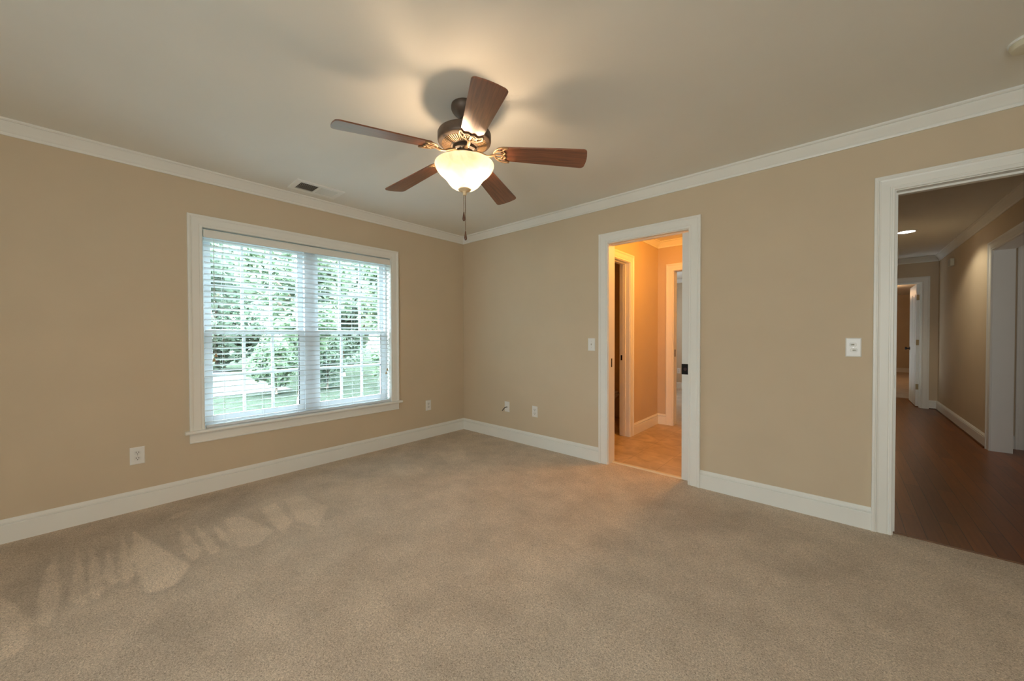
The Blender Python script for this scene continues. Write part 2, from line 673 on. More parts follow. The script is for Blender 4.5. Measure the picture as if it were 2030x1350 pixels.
NAP = [
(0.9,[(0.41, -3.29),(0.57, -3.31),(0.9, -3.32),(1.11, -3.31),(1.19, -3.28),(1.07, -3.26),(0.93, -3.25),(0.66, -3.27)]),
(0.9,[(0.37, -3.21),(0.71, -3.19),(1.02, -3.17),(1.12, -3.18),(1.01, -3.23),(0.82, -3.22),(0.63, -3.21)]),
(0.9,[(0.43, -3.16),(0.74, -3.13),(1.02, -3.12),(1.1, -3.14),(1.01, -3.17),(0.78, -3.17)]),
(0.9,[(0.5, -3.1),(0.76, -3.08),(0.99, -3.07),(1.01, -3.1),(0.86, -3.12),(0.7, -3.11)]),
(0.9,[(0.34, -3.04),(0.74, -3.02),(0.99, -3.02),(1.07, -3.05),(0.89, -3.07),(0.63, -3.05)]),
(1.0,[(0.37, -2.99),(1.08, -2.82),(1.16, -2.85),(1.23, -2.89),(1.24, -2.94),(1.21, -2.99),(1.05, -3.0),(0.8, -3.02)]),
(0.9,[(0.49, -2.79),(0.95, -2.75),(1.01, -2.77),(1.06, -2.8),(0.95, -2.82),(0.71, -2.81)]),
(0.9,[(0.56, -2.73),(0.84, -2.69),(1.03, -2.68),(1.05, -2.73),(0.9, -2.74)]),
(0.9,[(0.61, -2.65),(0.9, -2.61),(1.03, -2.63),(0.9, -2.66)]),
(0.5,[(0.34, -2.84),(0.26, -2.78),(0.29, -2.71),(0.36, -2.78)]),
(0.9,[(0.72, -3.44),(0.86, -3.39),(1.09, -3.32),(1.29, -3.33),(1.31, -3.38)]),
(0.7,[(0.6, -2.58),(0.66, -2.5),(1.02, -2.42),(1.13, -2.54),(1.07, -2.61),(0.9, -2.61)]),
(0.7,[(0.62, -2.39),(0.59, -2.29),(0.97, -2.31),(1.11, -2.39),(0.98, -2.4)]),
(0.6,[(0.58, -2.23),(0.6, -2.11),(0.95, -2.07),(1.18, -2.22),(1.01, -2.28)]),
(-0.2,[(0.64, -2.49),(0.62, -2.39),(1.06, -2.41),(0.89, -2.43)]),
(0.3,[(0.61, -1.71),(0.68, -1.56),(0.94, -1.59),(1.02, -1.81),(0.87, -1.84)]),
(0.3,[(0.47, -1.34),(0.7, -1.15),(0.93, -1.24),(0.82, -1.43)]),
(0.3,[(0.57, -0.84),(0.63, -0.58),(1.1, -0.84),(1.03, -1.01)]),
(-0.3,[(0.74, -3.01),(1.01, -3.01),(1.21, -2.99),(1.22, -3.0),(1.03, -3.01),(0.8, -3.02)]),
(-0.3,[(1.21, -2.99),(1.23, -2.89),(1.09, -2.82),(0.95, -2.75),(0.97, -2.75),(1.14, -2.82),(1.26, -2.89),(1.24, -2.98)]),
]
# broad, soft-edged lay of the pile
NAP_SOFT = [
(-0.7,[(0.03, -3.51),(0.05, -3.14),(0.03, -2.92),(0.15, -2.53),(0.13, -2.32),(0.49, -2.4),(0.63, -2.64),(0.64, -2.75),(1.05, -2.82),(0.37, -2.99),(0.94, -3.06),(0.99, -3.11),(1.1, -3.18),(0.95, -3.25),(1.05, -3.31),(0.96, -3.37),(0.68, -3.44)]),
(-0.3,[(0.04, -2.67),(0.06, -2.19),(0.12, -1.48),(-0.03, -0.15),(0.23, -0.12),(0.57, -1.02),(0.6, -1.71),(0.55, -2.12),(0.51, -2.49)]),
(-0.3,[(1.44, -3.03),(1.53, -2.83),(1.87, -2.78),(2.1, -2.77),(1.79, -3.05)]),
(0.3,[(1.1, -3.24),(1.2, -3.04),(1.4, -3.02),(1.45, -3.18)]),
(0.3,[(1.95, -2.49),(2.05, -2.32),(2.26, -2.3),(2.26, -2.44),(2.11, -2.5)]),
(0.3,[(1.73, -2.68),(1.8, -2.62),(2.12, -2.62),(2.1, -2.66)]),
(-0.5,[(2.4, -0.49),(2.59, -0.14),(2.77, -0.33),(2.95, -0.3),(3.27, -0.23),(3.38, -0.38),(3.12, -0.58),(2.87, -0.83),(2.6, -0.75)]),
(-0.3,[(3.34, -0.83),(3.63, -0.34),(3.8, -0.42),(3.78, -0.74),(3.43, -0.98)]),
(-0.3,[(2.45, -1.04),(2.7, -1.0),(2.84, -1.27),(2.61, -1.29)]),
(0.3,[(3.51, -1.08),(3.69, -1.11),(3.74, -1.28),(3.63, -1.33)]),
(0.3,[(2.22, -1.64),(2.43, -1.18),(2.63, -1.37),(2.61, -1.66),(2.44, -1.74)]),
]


def poly_mask(X, Y, poly):
    c = np.zeros(X.shape, dtype=bool)
    j = len(poly)-1
    for i in range(len(poly)):
        xi, yi = poly[i]
        xj, yj = poly[j]
        if yi != yj:
            c ^= ((yi > Y) != (yj > Y)) & (X < (xj-xi)*(Y-yi)/(yj-yi)+xi)
        j = i
    return c


def blur(a, n):
    for _ in range(n):
        p = np.pad(a, 1, mode='edge')
        a = (p[:-2, 1:-1]+p[2:, 1:-1]+p[1:-1, :-2]+p[1:-1, 2:]+2*p[1:-1, 1:-1])/6
    return a


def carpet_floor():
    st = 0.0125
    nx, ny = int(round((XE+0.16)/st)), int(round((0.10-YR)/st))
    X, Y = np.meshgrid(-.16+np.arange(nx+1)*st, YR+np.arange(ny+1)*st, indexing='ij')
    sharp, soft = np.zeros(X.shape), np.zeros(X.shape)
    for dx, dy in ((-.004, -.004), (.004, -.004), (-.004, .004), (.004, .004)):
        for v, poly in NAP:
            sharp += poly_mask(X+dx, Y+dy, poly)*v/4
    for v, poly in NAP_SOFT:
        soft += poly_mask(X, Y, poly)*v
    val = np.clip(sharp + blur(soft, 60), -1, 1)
    verts = np.stack([X, Y, np.zeros(X.shape)], -1).reshape(-1, 3)
    I, J = np.meshgrid(np.arange(nx), np.arange(ny), indexing='ij')
    cx, cy = -.16+(I+.5)*st, YR+(J+.5)*st
    keep = (cy < 0) | ((cx > 2.0) & (cx < 2.72) & (cy < .09)) | ((cx > 3.84) & (cx < 4.68) & (cy < .04))
    I, J = I[keep], J[keep]
    at = lambda i, j: i*(ny+1)+j
    faces = np.stack([at(I, J), at(I+1, J), at(I+1, J+1), at(I, J+1)], -1)
    used, inv = np.unique(faces, return_inverse=True)
    faces = inv.reshape(faces.shape)
    me = bpy.data.meshes.new('floor')
    me.from_pydata(verts[used].tolist(), [], faces.tolist())
    a = me.attributes.new('nap', 'FLOAT', 'POINT')
    a.data.foreach_set('value', val.reshape(-1)[used].astype(np.float32))
    me.materials.append(CARPET)
    o = bpy.data.objects.new('floor', me)
    C.objects.link(o)
    o['kind'] = 'structure'
    return o


carpet_floor()


def slab(name, lo, hi, m):
    bm = new()
    box(bm, lo, hi)
    return obj(name, bm, m, kind='structure')


slab('ceiling', (-.16, YR-.16, H), (XE+.12, .06, H+.1), CEIL)
slab('ceiling_2', (-.16, .06, H), (7.1, 14.0, H+.1), CEIL)
slab('floor_2', (.43, .115, -.1), (3.3, 2.02, 0), TILE)
slab('floor_3', (3.6, .04, -.1), (7.0, 6.95, 0), WOOD)
slab('floor_4', (.43, 2.02, -.1), (3.3, 5.6, 0), CARPET)
slab('floor_5', (2.4, 6.95, -.1), (7.0, 13.9, 0), CARPET)

wall('wall_left', 'x', -.16, 0, YR-.16, .12, 0, H, holes=[(-2.605, -1.005, .455, 2.031)])
wall('wall_right', 'y', 0, .12, 0, XE+.12, 0, H,
     holes=[(1.995, 2.718, 0, 2.075), (2.718, 3.44, 0, 2.075), (3.83, 4.678, 0, 2.053)],
     extra=[((2.718, 0, 0), (3.44, .034, 2.075)), ((2.718, .086, 0), (3.44, .12, 2.075))])
wall('wall_rear', 'y', YR-.16, YR, 0, XE, 0, H, holes=[(2.95, 4.55, .55, 2.05)],
     extra=[((2.95, YR-.16, .55), (4.55, YR-.12, 2.05))])  # closed recess that holds the added fill lamp
wall('wall_side', 'x', XE, XE+.12, YR-.16, 0, 0, H)

# bathroom vestibule, toilet room and the room behind it
wall('wall_bath_left', 'x', 1.64, 1.76, .12, 1.905, 0, H, holes=[(.23, 1.028, 0, 2.053)])
wall('wall_bath_back', 'y', 1.905, 2.025, .43, 3.2, 0, H, holes=[(1.95, 2.67, 0, 2.053)])
wall('wall_bath_right', 'x', 3.2, 3.32, .12, 5.52, 0, H)
wall('wall_toilet_left', 'x', .31, .43, .12, 5.52, 0, H)
wall('wall_bath_far', 'y', 5.52, 5.64, .31, 3.32, 0, H)
# hall
wall('wall_hall_left', 'x', 3.6, 3.72, .12, 5.74, 0, H)
wall('wall_hall_right', 'x', 4.76, 4.90, .12, 5.74, 0, H, holes=[(1.2, 2.94, 0, 2.06)])
wall('wall_hall_end', 'y', 5.74, 5.86, 3.6, 4.90, 0, H, holes=[(3.74, 4.59, 0, 2.05)])
wall('wall_foyer_far', 'y', 3.2, 3.32, 4.90, 7.0, 0, H, holes=[(5.04, 5.85, 0, 2.05)])
wall('wall_foyer_side', 'x', 7.0, 7.1, 0.0, 14.0, 0, H)
wall('wall_foyer_front', 'y', 0, .12, XE+.12, 7.0, 0, H)
wall('wall_end_left', 'x', 2.4, 2.5, 5.86, 13.8, 0, H)
wall('wall_end_far', 'y', 13.8, 13.9, 2.4, 7.0, 0, H)
wall('wall_end_near', 'y', 5.74, 5.86, 4.90, 7.0, 0, H)
wall('wall_end_near_left', 'y', 5.74, 5.86, 2.4, 3.6, 0, H)

# ------------------------------------------------------------------ crown moulding and baseboards
PB = on_wall('x', 1.76, 1)
PBB = on_wall('y', 1.905, -1)
PH = on_wall('x', 4.76, -1)
PHE = on_wall('y', 5.74, -1)
PF = on_wall('y', 3.2, -1)
PBF = on_wall('y', 5.52, -1)
PEF = on_wall('y', 13.8, -1)
PREAR = on_wall('y', YR, 1)
PSIDE = on_wall('x', XE, -1)

for n_, (P, a, b, m0, m1) in enumerate([
        (PL, YR, 0.0, 1, -1), (PR, 0.0, XE, 1, -1), (PREAR, 0, XE, 1, -1), (PSIDE, YR, 0, 1, -1),
        (PB, .12, 1.905, 0, -1), (PBB, 1.76, 3.2, 1, 0), (PH, .12, 5.74, 0, -1), (PHE, 3.72, 4.76, 0, -1), (PBF, .43, 3.2, 0, 0)]):
    bm = new()
    sweep_wall(bm, P, a, b, CROWN, m0, m1)
    obj('trim_%d' % (n_+1), bm, TRIM, kind='structure')

baseboard('baseboard_left', [(PL, YR, 0.0, 1, -1)])
baseboard('baseboard_right', [(PR, 0.0, 1.921, 1, 0), (PR, 2.792, 3.757, 0, 0), (PR, 4.752, XE, 0, -1)])
baseboard('baseboard_rear', [(PREAR, 0, XE, 1, -1)])
baseboard('baseboard_bath', [(PB, 1.103, 1.905, 0, -1), (PBB, 1.76, 1.875, 1, 0)])
baseboard('baseboard_hall', [(PH, 3.04, 5.74, 0, -1), (PHE, 4.668, 4.76, 0, -1)])
baseboard('baseboard_foyer', [(PF, 4.90, 4.965, 0, 0)])
baseboard('baseboard_far_bath', [(PBF, .43, 3.2, 0, 0)])
baseboard('baseboard_far_end', [(PEF, 2.5, 7.0, 0, 0)])
bm = new()
box(bm, (4.735, 3.04, 0), (4.744, 5.725, .014))
box(bm, (4.668, 5.715, 0), (4.744, 5.724, .014))
obj('trim_10', bm, mat('dark_shoe_moulding', (0.10, 0.035, 0.012), 0.35, noise=0.2, nscale=30), kind='structure')


def door_trim(name, P, depth, u0, u1, z1, stop=None, jamb_t=.018, split=None, sides='LR'):
    """Casing on the near face and the lining of the opening; depth = wall thickness."""
    root = thing(name, P(u0, 0, 0), None, None, kind='structure')
    bm = new()
    casing_bm(bm, P, u0, u1, 0, z1)
    obj('casing', bm, TRIM, root)
    bm = new()

    def bx(ua, ub, za, zb, ta, tb):
        a, b = P(ua, za, -ta), P(ub, zb, -tb)
        box(bm, (min(a.x, b.x), min(a.y, b.y), min(a.z, b.z)), (max(a.x, b.x), max(a.y, b.y), max(a.z, b.z)))
    L, Rr = u0, u1
    bx(L-jamb_t, L, 0, z1, 0, depth)
    if split:
        for a, b in ((0, split[0]), (split[1], depth)):
            bx(Rr, Rr+jamb_t, 0, z1, a, b)
            bx(L-jamb_t, Rr+jamb_t, z1, z1+.018, a, b)
    else:
        bx(Rr, Rr+jamb_t, 0, z1, 0, depth)
        bx(L-jamb_t, Rr+jamb_t, z1, z1+.018, 0, depth)
    if stop:
        a, b = stop
        bx(L, L+.011, 0, z1, a, b)
        bx(Rr-.011, Rr, 0, z1, a, b)
        bx(L+.011, Rr-.011, z1-.011, z1, a, b)
    obj('jamb', bm, TRIM, root)
    return root


t_pocket = door_trim('trim_11', PR, .12, 2.013, 2.70, 2.03, split=(.036, .084))
t_hall = door_trim('trim_12', PR, .12, 3.848, 4.66, 2.035, stop=(.05, .085))
t_toilet = door_trim('trim_13', PB, .12, .248, 1.01, 2.03, stop=(.045, .08))
t_back = door_trim('trim_14', PBB, .12, 1.968, 2.652, 2.03, split=(.036, .084))
t_foyer = door_trim('trim_15', PH, .14, 1.218, 2.93, 2.04)
t_end = door_trim('trim_16', PHE, .12, 3.758, 4.573, 2.03, stop=(.04, .075))
t_foyer_door = door_trim('trim_17', PF, .12, 5.058, 5.83, 2.03)

# metal strip between carpet and tile
bm = new()
prism(bm, [[(x, .068, .001), (x, .078, .009), (x, .108, .009), (x, .120, .001), (x, .120, 0), (x, .068, 0)] for x in (2.014, 2.70)])
obj('trim_18', bm, mat('pale_threshold', (0.74, 0.64, 0.46), 0.35, noise=0.04), kind='structure')
bm = new()
prism(bm, [[(x, .030, .0), (x, .034, .006), (x, .046, .006), (x, .054, 0)] for x in (3.848, 4.66)])
obj('trim_19', bm, mat('brown_carpet_edge', (0.16, 0.07, 0.03), 0.5, noise=0.1), kind='structure')

# strike plates and slots belong to their door frames
def plate_on(root, lo, hi, m=BLACK, name='strike_plate', label='black strike plate'):
    bm = new()
    box(bm, lo, hi, .0006)
    obj(name, bm, m, root, label=label)


plate_on(t_pocket, (2.012, .050, .895), (2.0145, .070, .975))
plate_on(t_hall, (3.847, .012, .872), (3.8495, .042, .950))
plate_on(t_toilet, (1.655, 1.008, .895), (1.70, 1.011, .955))
plate_on(t_back, (1.967, 1.945, .905), (1.9695, 1.975, 1.0))

# ------------------------------------------------------------------ pocket door
d = thing('door_1', (2.64, .042, .012), 'white pocket door, mostly slid into the wall', None, kind='structure')
bm = new()
box(bm, (2.640, .042, .012), (3.36, .078, 2.018), .002)
obj('door_panel', bm, DOORW, d)
bm = new()
box(bm, (2.6385, .0395, .872), (2.688, .0815, .957), .001)
pull = obj('pocket_pull', bm, BLACK, d, label='black square pull and edge latch')
bm = new()
lathe(bm, [(0, .0), (.011, 0), (.013, .002), (.013, .003), (0, .003)], 20)
bmesh.ops.rotate(bm, verts=bm.verts, cent=(0, 0, 0), matrix=Matrix.Rotation(PI/2, 3, 'X'))
bmesh.ops.translate(bm, verts=bm.verts, vec=(2.667, .0395, .915))
obj('thumb_turn', bm, mat('dark_bronze_hardware', (.07, .045, .05), .35, metal=.7, noise=.1), pull, smooth=True, auto=40)

# ------------------------------------------------------------------ open door at the hall's end
d2 = thing('door_2', (4.55, 5.86, .012), 'white door standing open at the far end of the hall', None, kind='structure')
bm = new()
box(bm, (4.532, 5.862, .012), (4.567, 6.63, 2.02), .002)
for za, zb in ((.22, .85), (1.05, 1.86)):
    for ya, yb in ((5.98, 6.20), (6.30, 6.52)):
        box(bm, (4.529, ya, za), (4.533, yb, zb), .0015)
obj('door_panel', bm, DOORW, d2)
for z in (.33, 1.06, 1.80):
    bm = new()
    box(bm, (4.534, 5.858, z-.045), (4.572, 5.8625, z+.045))
    tube(bm, [(4.573, 5.857, z-.045), (4.573, 5.857, z+.045)], .006, 8)
    obj('hinge', bm, BRASS, d2, label='brass hinge')
for s in (-1, 1):
    bm = new()
    lathe(bm, [(0, 0), (.029, 0), (.030, .004), (.022, .008), (.010, .012), (.010, .032), (.016, .036), (.026, .044), (.027, .054), (.020, .062), (0, .065)], 20)
    bmesh.ops.rotate(bm, verts=bm.verts, cent=(0, 0, 0), matrix=Matrix.Rotation(s*PI/2, 3, 'Y'))
    bmesh.ops.translate(bm, verts=bm.verts, vec=(4.5495+s*.0175, 6.56, .945))
    obj('door_knob', bm, BLACK, d2, smooth=True, auto=40, label='black door knob')

# closed door in the foyer
d3 = thing('door_3', (5.06, 3.24, .01), 'closed white door beyond the hall opening', None, kind='structure')
bm = new()
box(bm, (5.061, 3.245, .01), (5.827, 3.28, 2.025), .002)
for za, zb in ((.22, .85), (1.05, 1.86)):
    for xa, xb in ((5.17, 5.40), (5.49, 5.72)):
        box(bm, (xa, 3.241, za), (xb, 3.246, zb), .0015)
obj('door_panel', bm, DOORW, d3)

# ------------------------------------------------------------------ window
WL, WR, WB, WT = -2.585, -1.025, .473, 2.011
win = thing('window_1', (0, -1.805, WB), None, None, kind='structure')
bm = new()
casing_bm(bm, PL, WL, WR, .487, WT, reveal=0.0)
obj('casing', bm, TRIM, win)
bm = new()
st = [(-.09, .465), (.040, .465), (.045, .469), (.047, .476), (.045, .483), (.040, .487), (-.09, .487)]
prism(bm, [[(t, u, z) for t, z in st] for u in (WL, WR)])
st2 = [(0, .465), (.040, .465), (.045, .469), (.047, .476), (.045, .483), (.040, .487), (0, .487)]
for a, b in ((-2.700, WL), (WR, -.910)):
    prism(bm, [[(t, u, z) for t, z in st2] for u in (a, b)])
obj('window_sill', bm, TRIM, win)
bm = new()
ap = [(0, .392), (.012, .392), (.015, .396), (.015, .402), (.012, .405), (.014, .452), (.018, .465), (0, .465)]
sweep_wall(bm, PL, -2.673, -.937, ap)
obj('apron', bm, TRIM, win)
bm = new()
box(bm, (-.16, WL-.018, .465), (-.001, WL, WT+.018))
box(bm, (-.16, WR, .465), (-.001, WR+.018, WT+.018))
box(bm, (-.16, WL-.018, WT), (-.001, WR+.018, WT+.018))
obj('window_jamb', bm, TRIM, win)
bm = new()
box(bm, (-.155, WL, .487), (-.078, WL+.022, WT))
box(bm, (-.155, WR-.022, .487), (-.078, WR, WT))
box(bm, (-.155, WL+.022, WT-.022), (-.078, WR-.022, WT))
box(bm, (-.155, WL+.022, .487), (-.088, WR-.022, .505))
box(bm, (-.158, -1.850, .487), (-.072, -1.760, WT))
obj('window_frame', bm, VINYL, win)
for ya, yb in ((WL+.022, -1.850), (-1.760, WR-.022)):
    for za, zb, xa, xb in ((.505, 1.245, -.113, -.085), (1.205, WT-.022, -.146, -.118)):
        bm = new()
        st_, bot, top = .045, (.06 if za < 1 else .040), (.040 if za < 1 else .045)
        box(bm, (xa, ya, za), (xb, ya+st_, zb), .002)
        box(bm, (xa, yb-st_, za), (xb, yb, zb), .002)
        box(bm, (xa, ya+st_, za), (xb, yb-st_, za+bot), .002)
        box(bm, (xa, ya+st_, zb-top), (xb, yb-st_, zb), .002)
        gl, gr_, gb, gt = ya+st_, yb-st_, za+bot, zb-top
        for k in (1, 2):
            y = gl + (gr_-gl)*k/3
            box(bm, (xa+.006, y-.010, gb), (xb-.006, y+.010, gt))
        zc_ = (gb+gt)/2
        box(bm, (xa+.0055, gl, zc_-.010), (xb-.0055, gr_, zc_+.010))
        s = obj('sash', bm, VINYL, win)
        bm = new()
        xm = (xa+xb)/2
        box(bm, (xm-.002, gl, gb), (xm+.002, gr_, gt))
        obj('pane', bm, PANE, s)
        if za < 1:
            bm = new()
            box(bm, (xb-.004, gr_-.006, gb+.002), (xb+.0015, gr_+.001, gt-.002))
            obj('gasket', bm, GASKET, s, label='dark rubber glazing gasket')
# window-like frame added around the fill lamp, unseen behind the camera
bm = new()
casing_bm(bm, PREAR, 2.968, 4.532, .55, 2.032)
box(bm, (2.85, YR, .53), (4.65, YR+.045, .55))
for a, b in ((2.95, 3.0), (4.5, 4.55)):
    box(bm, (a, YR-.09, .55), (b, YR-.05, 2.05))
box(bm, (2.95, YR-.09, 1.27), (4.55, YR-.05, 1.33))
obj('fill_light_frame', bm, TRIM, kind='structure')

# ------------------------------------------------------------------ blind
BY0, BY1 = -2.577, -1.032
bl = thing('window_blind', (-.03, -1.805, 1.94), 'white wooden venetian blind lowered over the window, slats open', 'window blind')
bm = new()
box(bm, (-.058, BY0, 1.953), (-.010, BY1, 2.000), .002)
obj('headrail', bm, SLAT, bl)
bm = new()
vp = [(-.008, 1.941), (.001, 1.941), (.004, 1.945), (.002, 1.952), (.002, 1.992), (.004, 1.997), (.001, 2.001), (-.008, 2.001)]
prism(bm, [[(t, u, z) for t, z in vp] for u in (BY0-.002, BY1+.002)])
obj('valance', bm, TRIM, bl, label='flat white valance across the top')
NS = 33
Z_LO, Z_HI = .530, 1.925
tilt = math.radians(12)   # room edge raised


def slat_bm(z):
    bm = new()
    w = .0255
    ring = []
    for k in range(7):
        s = -1 + 2*k/6
        ring.append((s*w, .0022*(1-s*s)))
    outline = [(x, z_+.0016) for x, z_ in ring] + [(x, z_-.0016) for x, z_ in reversed(ring)]
    ca, sa = math.cos(tilt), math.sin(tilt)
    loops = []
    for u in (BY0+.003, BY1-.003):
        loops.append([(-.031 + x*ca - zz*sa, u, z + x*sa + zz*ca) for x, zz in outline])
    prism(bm, loops)
    return bm


for i in range(NS):
    z = Z_LO + (Z_HI-Z_LO)*i/(NS-1)
    obj('slat', slat_bm(z), SLAT, bl)
bm = new()
box(bm, (-.054, BY0+.002, .490), (-.008, BY1-.002, .508), .003)
obj('bottom_rail', bm, SLAT, bl)
for y in (-2.46, -2.195, -1.93, -1.67, -1.42, -1.14):
    bm = new()
    for x in (-.0590, -.0030):
        tube(bm, [(x, y, .500), (x, y, 1.956)], .0009, 6)
    obj('ladder_cord', bm, CORD, bl)
for y, zs in ((-2.519, (1.045, 1.010)), (-1.078, (.835, .800))):
    for k, z in enumerate(zs):
        yy = y + (-.006 if k else .006)
        bm = new()
        tube(bm, [(.006, y + (.003 if k else -.003), 1.945), (.007, yy*.5+y*.5, 1.5), (.008, yy, z+.010)], .0011, 6)
        cd = obj('pull_cord', bm, CORD, bl)
        bm = new()
        lathe(bm, [(0, .024), (.004, .024), (.006, .018), (.010, .004), (.0105, .0), (.008, -.002), (0, -.002)], 14, (.008, yy, z-.012))
        obj('tassel', bm, TASSEL, cd, smooth=True, auto=40, label='small tan wooden tassel')

# ------------------------------------------------------------------ ceiling fan
FX, FY = 2.0758, -1.7922
fan = thing('ceiling_fan', (FX, FY, H), 'five-blade bronze ceiling fan with a lit frosted glass bowl', 'ceiling fan')
FC = (FX, FY, 0)


def fpart(name, prof, m, n=56, parent=None, label=None, auto=35):
    bm = new()
    lathe(bm, prof, n, FC)
    return obj(name, bm, m, parent or fan, smooth=True, auto=auto, label=label)


fpart('canopy', [(0, H), (.069, H), (.071, H-.006), (.071, H-.020), (.067, H-.030), (.058, H-.042), (.044, H-.055), (.032, H-.066), (.026, H-.074), (0, H-.074)], BRONZE)
fpart('downrod', [(0, H-.070), (.013, H-.070), (.013, 2.335), (.024, 2.333), (.026, 2.322), (.026, 2.312), (0, 2.312)], BRONZE, 24)
motor = fpart('motor_housing', [(0, 2.312), (.040, 2.312), (.060, 2.300), (.110, 2.292), (.134, 2.288), (.140, 2.284), (.1435, 2.277), (.1435, 2.244), (.1415, 2.236), (.136, 2.230), (.120, 2.2245), (.116, 2.230), (.078, 2.219), (.074, 2.212), (.066, 2.210), (0, 2.210)], BRONZE, 72)
bm = new()
NV = 58
for k in range(NV):
    a = 2*PI*k/NV
    e = Vector((math.cos(a), math.sin(a), 0))
    n_ = Vector((-e.y, e.x, 0))
    c0 = Vector((FX, FY, 0))
    loops = []
    for r, z, w in ((.077, 2.2115, .0021), (.121, 2.2225, .0033)):
        loops.append([c0+e*r+n_*w+Vector((0, 0, z+.008)), c0+e*r-n_*w+Vector((0, 0, z+.008)), c0+e*r-n_*w+Vector((0, 0, z)), c0+e*r+n_*w+Vector((0, 0, z))])
    prism(bm, loops)
obj('vent_ribs', bm, BRONZE2, motor)
fpart('vent_backing', [(.0785, 2.2175), (.1180, 2.2290), (.1180, 2.2295), (.0785, 2.2190)], DARKM, 56, motor)
fpart('flywheel', [(0, 2.210), (.062, 2.210), (.064, 2.206), (.064, 2.192), (.058, 2.188), (0, 2.188)], DARKM, 48)
for k in range(10):
    bm = new()
    a = math.radians(39.4 + 36*k + 13)
    lathe(bm, [(0, 2.184), (.0035, 2.185), (.0045, 2.189), (.0045, 2.192), (0, 2.192)], 10, (FX+.054*math.cos(a), FY+.054*math.sin(a), 0))
    obj('bracket_screw', bm, SCREW, fan, smooth=True)
fpart('switch_housing', [(0, 2.190), (.036, 2.190), (.046, 2.182), (.048, 2.170), (.048, 2.132), (.044, 2.124), (.030, 2.120), (0, 2.120)], BRONZE, 40)
fpart('light_fitter', [(0, 2.122), (.052, 2.122), (.056, 2.118), (.056, 2.110), (.050, 2.106), (.012, 2.104), (.012, 2.09), (0, 2.09)], BRONZE, 40)
fpart('centre_rod', [(0, 2.10), (.004, 2.10), (.004, 1.972), (0, 1.972)], BRASS, 12)
bowl = fpart('glass_bowl', [(0.1545, 2.1175), (0.1580, 2.1175), (0.1590, 2.1130), (0.1570, 2.1040), (0.1500, 2.0890), (0.1370, 2.0730), (0.1190, 2.0570), (0.1050, 2.0440), (0.0950, 2.0300), (0.0860, 2.0160), (0.0750, 2.0030), (0.0610, 1.9930), (0.0450, 1.9870), (0.0100, 1.9850), (0.0100, 1.9885), (0.0408, 1.9905), (0.0568, 1.9965), (0.0708, 2.0065), (0.0818, 2.0195), (0.0908, 2.0335), (0.1008, 2.0460), (0.1148, 2.0590), (0.1328, 2.0750), (0.1458, 2.0910), (0.1528, 2.1060), (0.1548, 2.1150), (0.1545, 2.1175)], GLASS, 72, label='glowing alabaster glass bowl', auto=60)
bowl.data.materials.append(CLEAR)
for p_ in bowl.data.polygons:
    if p_.index >= 13*72:
        p_.material_index = 1
fpart('finial', [(0, 1.986), (.030, 1.986), (.034, 1.983), (.034, 1.980), (.026, 1.976), (.012, 1.972), (.009, 1.966), (.011, 1.960), (.009, 1.953), (0, 1.950)], mat('bowl_cap_finish', (.80, .62, .38), .4, noise=.06), 32)
for s in (-1, 1):
    dx = Vector((.80, .60, 0))*(.066*s)
    bm = new()
    c0 = Vector((FX, FY, 2.070)) + dx
    tube(bm, [Vector((FX, FY, 2.094)) + dx*.25, Vector((FX, FY, 2.088)) + dx*.62], .013, 14)
    sk = obj('lamp_socket', bm, BRASS, fan, smooth=True, auto=40)
    bm = new()
    bmesh.ops.create_icosphere(bm, subdivisions=3, radius=.026)
    bmesh.ops.translate(bm, verts=bm.verts, vec=c0)
    obj('light_bulb', bm, BULB, fan, smooth=True, label='lit warm bulb')

DR, PIT, PH0, Z0B = .0814, -.2042, .6880, 2.1694


def bpt(k, r, w, h=0.0):
    a = PH0 + k*math.radians(72)
    e = Vector((math.cos(a), math.sin(a), 0))
    n_ = Vector((-e.y, e.x, 0))
    nrm = Vector((0, 0, 1)) - n_*math.tan(PIT) + e*math.tan(DR)
    nrm.normalize()
    return Vector((FX, FY, Z0B - math.tan(DR)*(r-.2) + w*math.sin(PIT))) + e*r + n_*(w*math.cos(PIT)) + nrm*h


def blade_outline():
    pts = []
    R1, w1, r0, w0 = .652, .0735, .196, .054
    cr = .022
    def arc(cx, cy, rad, a0, a1, n=7):
        return [(cx+rad*math.cos(math.radians(a0+(a1-a0)*i/n)), cy+rad*math.sin(math.radians(a0+(a1-a0)*i/n))) for i in range(n+1)]
    pts += arc(R1-cr, w1-cr, cr, 90, 0)
    pts += [(R1+.004, .025), (R1+.005, 0), (R1+.004, -.025)]
    pts += arc(R1-cr, -w1+cr, cr, 0, -90)
    pts += arc(r0+.018, -w0+.018, .018, -90, -180, 4)
    pts += arc(r0+.018, w0-.018, .018, 180, 90, 4)
    return pts


